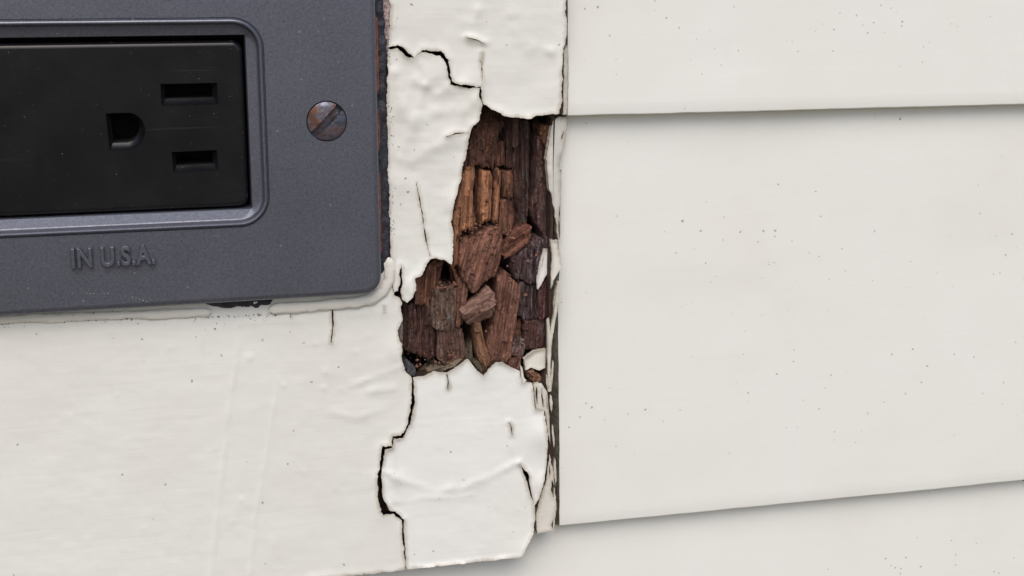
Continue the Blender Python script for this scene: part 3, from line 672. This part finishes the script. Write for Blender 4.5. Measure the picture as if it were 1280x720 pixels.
while ns < 420:
    x, y = rs.uniform(498, 694), rs.uniform(135, 480)
    if not inside(np.array([[x, y]]), cav)[0]: continue
    if 572 < x < 655 and 285 < y < 455 and rs.rand() < .75: continue
    splinter(x, y, rs.uniform(5, 26), rs.uniform(.7, 2.4), rs.normal(0, 6), rs.uniform(-6, -2.6) if x < 640 else rs.uniform(-5, -2.0)); ns += 1
tag(sp_.build('torn_fibres', M_WOOD, block, smooth=30, color=(.15, .07, .05, .7)), kind='stuff')
cr = MB(); cw = MB()
for k in range(170):
    x, y = R.choice([(R.uniform(505, 650), R.uniform(440, 468)), (R.uniform(545, 580), R.uniform(352, 362)), (R.uniform(575, 665), R.uniform(280, 300)), (R.uniform(505, 690), R.uniform(300, 460))])
    if inside(np.array([[x, y]]), cav)[0]: crumb(cr, W_(x, y, R.uniform(-4.2, -2.2)), R.uniform(.1, .42)*.001)
for k in range(18):  # white crumbs: whitish specks, also standing in for glints on the wood
    x, y = R.choice([(R.gauss(552, 8), R.gauss(359, 3)), (R.gauss(593, 3), R.gauss(392, 4)), (R.gauss(672, 9), R.gauss(330, 22)), (R.gauss(522, 12), R.gauss(446, 4)), (R.gauss(648, 5), R.gauss(443, 4))])
    if inside(np.array([[x, y]]), cav)[0]: crumb(cw, W_(x, y, R.uniform(-2.6, -1.4)), R.uniform(.04, .13)*.001)
tag(cr.build('wood_crumbs', M_WOOD, block, color=(.22, .10, .065, 1)), kind='stuff'); tag(cw.build('white_glint_specks', M_FLAKE, block), kind='stuff')
# loose pieces lying in the hole
C('wood_fragment', [(575, 300), (580, 292), (590, 296), (600, 295), (612, 284), (620, 283), (626, 290), (628, 300), (627, 315), (624, 330), (618, 345), (606, 352), (597, 363), (592, 366), (585, 360), (578, 345), (575, 330)],
  [(-1.6, 604, 320, -.028, .006), (-2.3, 595, 305, .05, .095)], 6, 16, .6, (.140, .058, .038, .9), 201, parent=None, fr=(.3, .02), label='largest loose brown wood fragment, pointed at its lower end, above the small crossing piece', cat='wood fragment')
C('wood_fragment', [(628, 302), (642, 290), (655, 279), (664, 283), (664, 292), (662, 304), (645, 318), (632, 323), (627, 318)], [(-3.4, 645, 300, .02, .0), (-2.9, 648, 312, -.07, -.09)], 5, 52, .5, (.135, .053, .035, 1), 202, parent=None,
  label='reddish diagonal wood fragment wedged against the dark right side of the hole', cat='wood fragment')
C('wood_fragment', [(622, 346), (632, 340), (640, 347), (650, 357), (651, 366), (648, 386), (645, 402), (641, 422), (639, 446), (633, 453), (622, 454), (612, 456), (606, 441), (612, 410), (621, 386)],
  [(-1.9, 632, 400, .02, .0), (-1.5, 636, 370, -.02, .05), (-2.2, 618, 410, .07, 0)], 6, 9, .65, (.145, .062, .042, .95), 203, parent=None, label='tall upright reddish wood fragment beside the thin slanting sliver', cat='wood fragment')
C('wood_fragment', [(611, 360), (618, 365), (622, 379), (616, 395), (600, 401), (586, 405), (580, 397), (578, 391), (592, 378), (602, 370)], [(.3, 600, 382, .0, .012), (.1, 592, 393, -.03, -.16)], 3.2, 58, .45, (.190, .098, .074, 1), 204, parent=None, fr=(.2, .1),
  label='small pinkish brown wood block lying crosswise on top of the slanting sliver', cat='wood fragment')
C('wood_fragment', [(590, 402), (600, 399), (603, 415), (606, 430), (612, 447), (613, 455), (608, 464), (604, 459), (597, 445), (593, 425)], [(-1.9, 600, 430, .02, 0)], 3.5, -16, .3, (.170, .078, .044, 1), 205, parent=None, er=.6, ew=3,
  label='thin slanting orange brown wood sliver hanging below the crosswise block', cat='wood fragment')
C('wood_fragment', [(641, 428), (649, 424), (656, 426), (657, 435), (653, 446), (643, 447), (639, 440)], [(-2.2, 648, 436, 0, .0), (-2.0, 648, 438, 0, -.08)], 4, 20, .5, (.105, .055, .048, .6), 206, parent=None, fr=(.2, .12),
  label='small rounded dark wood lump beside the cream paint flake at the bottom of the hole', cat='wood fragment')

# ------------------------------------------------------------------ sealant between plate and block
gasket = thing('sealant_strip', 'dark navy sealant strip squeezed out along the edge of the grey cover plate', 'sealant', tuple(W_(480, 340, -.2)))
sb = MB(); sheet(sb, [(455, -90), (478, -90), (480, 0), (483.5, 60), (483, 110), (485, 160), (486, 230), (488, 300), (487.5, 322), (480, 342), (455, 350)], lambda P, d: .5+.55*fbm(P[:, 0]/6, P[:, 1]/14, 71, 4)-.5*(1-np.clip(d/3, 0, 1)), 1.2, 1.8, jag=1.2, seed=71)
sb.build('sealant', M_FOAM, gasket, smooth=50)
sb = MB(); sheet(sb, [(240, 368), (345, 366), (338, 380), (330, 383.5), (312, 386), (296, 384), (280, 385.5), (258, 381)], lambda P, d: .4+.7*fbm(P[:, 0]/8, P[:, 1]/6, 73, 4)-.4*(1-np.clip(d/3, 0, 1)), 1.0, 1.8, jag=1.2, seed=72)
sb.build('sealant', M_FOAM, gasket, smooth=50)
for k, (ya, yb) in enumerate(((20, 118), (135, 190), (215, 322))):
    sb = MB(); sheet(sb, [(464+ya*.028, ya), (471.5+ya*.018, ya+2), (472+yb*.016, yb-10), (470.5+yb*.016, yb), (464+yb*.026, yb)], lambda P, d: 1.5+.3*fbm(P[:, 0]/5, P[:, 1]/12, 75, 3), 1.4, 2, jag=.5, seed=76+k)
    sb.build('brown_strip', M_RUST, gasket, smooth=40)
# granular stained rim of the paint beside the sealant
rb = MB(); sheet(rb, [(474, -60), (487, -60), (488.5, 0), (488.5, 50), (486.5, 62), (483, 70), (483, 100), (481.5, 60), (476.5, 0)], lambda P, d: .25+.35*fbm(P[:, 0]/3, P[:, 1]/3, 77, 3)-.3*(1-np.clip(d/2, 0, 1)), .8, 1.6, jag=1, seed=79)
rb.build('stained_rim', m_plain('stained_rim', (.30, .23, .22), .85, 900, .6, .8, .0004), block, smooth=50)

# ------------------------------------------------------------------ cover plate
HP = 3.6
def fit_edge(pts, h, axis):
    return float(np.mean([mm(x, y, h)[axis] for x, y in pts]))
pR = fit_edge([(469, 20), (471, 120), (474, 220), (476, 330)], HP-1, 0); pB = fit_edge([(80, 387), (200, 382.5), (330, 376), (430, 371)], HP-1, 1)
oR = fit_edge([(328, 50), (331.8, 100), (334, 150), (338, 230)], HP, 0); oT = fit_edge([(80, 23.5), (180, 22.5), (280, 21.5)], HP, 1); oB = fit_edge([(80, 294.5), (190, 289.5), (300, 284.5)], HP, 1)
CZ = (oT+oB)/2; pT = 2*CZ-pB; OW = 67.0*(oT-oB)/39.6; oL = oR-OW-5.5; CXp = (oL+oR)/2; pL = 2*CXp-pR
print('plate', pL, pR, pB, pT, 'opening', oL, oR, oB, oT, 'h', pT-pB, 'open h', oT-oB)
plate = thing('cover_plate', 'dark grey metallic outlet cover plate with one rusty screw, raised rim and embossed lettering', 'outlet cover', (CXp*.001, -HP*.0005, ZC+pB*.001))
SX, SZ = mm(408.5, 151.5, HP)
pm = MB()
def ring(x0, x1, z0, z1, r, d, h, n=10):
    q = rrect(x0+d, x1-d, z0+d, z1-d, max(r-d, .12), n); return P_mm(q[:, 0], q[:, 1], np.full(len(q), h))
sc_hole = np.array([(SX+3.62*math.cos(a), SZ+3.62*math.sin(a)) for a in np.linspace(0, 2*math.pi, 40, endpoint=False)])
gx0, gx1 = mm(212, 0, HP)[0], mm(377, 0, HP)[0]; gz = mm(300, 1.2, HP)[1]
groove = [(gx0, gz), (gx1, gz), (gx1, gz+5), (gx0, gz+5)]
outer = rrect(pL+1.1, pR-1.1, pB+1.1, pT-1.1, 2.2, 10); inner = rrect(oL, oR, oB, oT, 5.4, 10)
sheet(pm, outer, lambda P, d: np.full(len(P), HP), 1.2, 12, holes=[inner, sc_hole, groove], hjag=0, pos=P_mm, esp=4, back=False)
# outer rolled edge
pm.loft([ring(pL, pR, pB, pT, 3.3, d, h) for d, h in ((1.1, HP), (.75, HP-.06), (.42, HP-.24), (.18, HP-.5), (.04, HP-.85), (0, HP-1.3), (0.02, .9), (.5, .7))])
# raised rim and stepped reveal of the opening
pm.loft([ring(oL, oR, oB, oT, 5.4, d, h) for d, h in ((-.05, HP), (.10, HP-.28), (.22, HP-.25), (.40, HP+.30), (.62, HP+.42), (.85, HP+.36), (1.05, HP+.05), (1.25, HP-.75), (1.45, HP-.85))])
def sring(d, r, h):
    q = rrect(oL+d, oR-d, oB+d, oT-d, r, 10); return P_mm(q[:, 0], q[:, 1], np.full(len(q), h))
pm.loft([sring(1.45, 3.95, HP-.85), sring(2.2, 2.0, HP-1.05), sring(3.0, .35, HP-1.25), sring(3.12, .3, HP-1.5), sring(3.15, .3, -1.5)])
a_ = np.linspace(0, 2*math.pi, 40, endpoint=False)
def circ(r, h): return P_mm(SX+r*np.cos(a_), SZ+r*np.sin(a_), np.full(40, h))
pm.loft([circ(3.75, HP), circ(3.6, HP-.12), circ(3.45, HP-.6), circ(3.0, HP-1.0)])
gq = rrect(gx0-.02, gx1+.02, gz-.02, gz+5.02, .3, 4)
pm.loft([P_mm(gq[:, 0], gq[:, 1], np.full(len(gq), HP)), P_mm(gq[:, 0], gq[:, 1], np.full(len(gq), HP-.9))], cap=True)
body = pm.build('plate_body', M_PLATE, plate, smooth=40)
# slotted oval screw head
sm = MB(); sang = rad(45)
def sh(P, d):
    x, z = P[:, 0]-SX, P[:, 1]-SZ; r = np.hypot(x, z); q = np.abs(-math.sin(sang)*x+math.cos(sang)*z)
    return HP-.35+.95*np.sqrt(np.clip(1-(r/3.75)**2, 0, 1))-1.3*np.clip((.66-q)/.1, 0, 1)
sheet(sm, [(SX+3.4*math.cos(a), SZ+3.4*math.sin(a)) for a in np.linspace(0, 2*math.pi, 48, endpoint=False)], sh, 2, .15, pos=P_mm, esp=.3)
sm.build('screw', M_SCREW, plate, smooth=38)
# raised lettering
fc = bpy.data.curves.new('lettering', 'FONT'); fc.body = 'IN U.S.A.'; fc.size = 1.0; fc.extrude = .06; fc.bevel_depth = .045; fc.bevel_resolution = 3; fc.offset = .012; fc.space_character = 1.08
fo = bpy.data.objects.new('tmp_text', fc); COL.objects.link(fo); bpy.context.view_layer.update()
tm = bpy.data.meshes.new_from_object(fo.evaluated_get(bpy.context.evaluated_depsgraph_get())); bpy.data.objects.remove(fo)
co = np.empty(len(tm.vertices)*3); tm.vertices.foreach_get('co', co); co = co.reshape(-1, 3)
t0 = mm(89.5, 333.5, HP); t1 = mm(195, 328.0, HP); tt = mm(92, 309, HP)
lx, hx = co[:, 0].min(), co[:, 0].max(); ly, hy = 0.0, co[:, 1].max()
H_ = (tt[1]-t0[1])
nx_ = t0[0]+(co[:, 0]-lx)/(hx-lx)*(t1[0]-t0[0]); nz_ = t0[1]+(co[:, 0]-lx)/(hx-lx)*(t1[1]-t0[1])+co[:, 1]/hy*H_
q = P_mm(nx_, nz_, HP+co[:, 2]*9)-np.array(plate.location)
tm.vertices.foreach_set('co', q.ravel()); tm.materials.clear(); tm.materials.append(M_PLATE); tm.update()
lo_ = bpy.data.objects.new('raised_lettering', tm); COL.objects.link(lo_); lo_.parent = plate
tm.polygons.foreach_set('use_smooth', np.ones(len(tm.polygons), bool)); tm.set_sharp_from_angle(angle=rad(28))
# faint scratch across the lower part
sk = MB()
for k in range(24):
    x = 82+k*4.4; y = 368+(-1.5 if k < 10 else -1.5+((k-10)/13)**1.6*10)+R.gauss(0, .2)
    if R.random() < .75: crumb(sk, W_(x, y, HP), R.uniform(.05, .11)*.001)
tag(sk.build('scratch', m_plain('scratch', (.45, .44, .42), .7), plate), kind='stuff')

# ------------------------------------------------------------------ outlet
HF = 2.4
fR = fit_edge([(300, 70), (303.5, 150), (309, 220)], HF, 0)+.35; fT = fit_edge([(80, 57.5), (200, 54.5), (290, 52)], HF, 1)+.35; fB = oB+3.5; fL = oL+3.6
outlet = thing('electrical_outlet', 'black plastic electrical outlet face set in the grey cover plate', 'outlet', (CXp*.001, 0, ZC+fB*.001))
def hot(px):  return [tuple(mm(x, y, HF)) for x, y in px]
s1 = hot([(200.5, 105), (271.5, 103.5), (272.5, 130.5), (202, 132.5)]); s2 = hot([(214.5, 190), (271.5, 187.5), (273, 213), (216.5, 216)])
gpx = [(132, 142), (150, 141), (163, 141)]+[(160+21.5*math.cos(rad(a)), 164+23.2*math.sin(rad(a))) for a in range(-80, 81, 12)]+[(162, 187.5), (150, 188), (137, 188.5), (134.5, 165)]
s3 = hot(gpx)
def shrink(poly, d, dz=0):
    a = np.array(poly); c = a.mean(0); s = (a.max(0)-a.min(0))/2; return c+(a-c)*(1-d/s)+np.array([0, dz])
fm = MB(); fo_ = rrect(fL+.9, fR-.9, fB+.9, fT-.9, .9, 8)
s1b, s2b, s3b = (densify(s, .6) for s in (s1, s2, s3))
sheet(fm, fo_, lambda P, d: np.full(len(P), HF), .5, 6, holes=[s1, s2, s3], hjag=0, pos=P_mm, esp=.8, back=False)
fm.loft([ring(fL, fR, fB, fT, 1.8, d, h, 8) for d, h in ((.9, HF), (.6, HF-.05), (.32, HF-.2), (.12, HF-.45), (.02, HF-.8), (0, HF-1.2), (0, -4))])
fm.build('outlet_face', M_BLACK, outlet, smooth=40)
for nm, s, d in (('blade_slot', s1b, .7), ('blade_slot', s2b, .7), ('ground_hole', s3b, .75)):
    sm = MB(); a = np.array(s); n = len(a)
    r0 = P_mm(a[:, 0], a[:, 1], np.full(n, HF+.01)); b = shrink(s, .08); r1 = P_mm(b[:, 0], b[:, 1], np.full(n, HF-.15))
    e = shrink(s, d, .42); r2 = P_mm(e[:, 0], e[:, 1], np.full(n, HF-1.0)); r3 = P_mm(e[:, 0], e[:, 1], np.full(n, HF-1.05)); r4 = P_mm(e[:, 0], e[:, 1], np.full(n, HF-11))
    sm.loft([r0, r1, r2], 0); sm.loft([r3, r4], 1, cap=True)
    sm.build(nm, [M_BLACK, M_HOLE_SHADE], outlet, smooth=40)
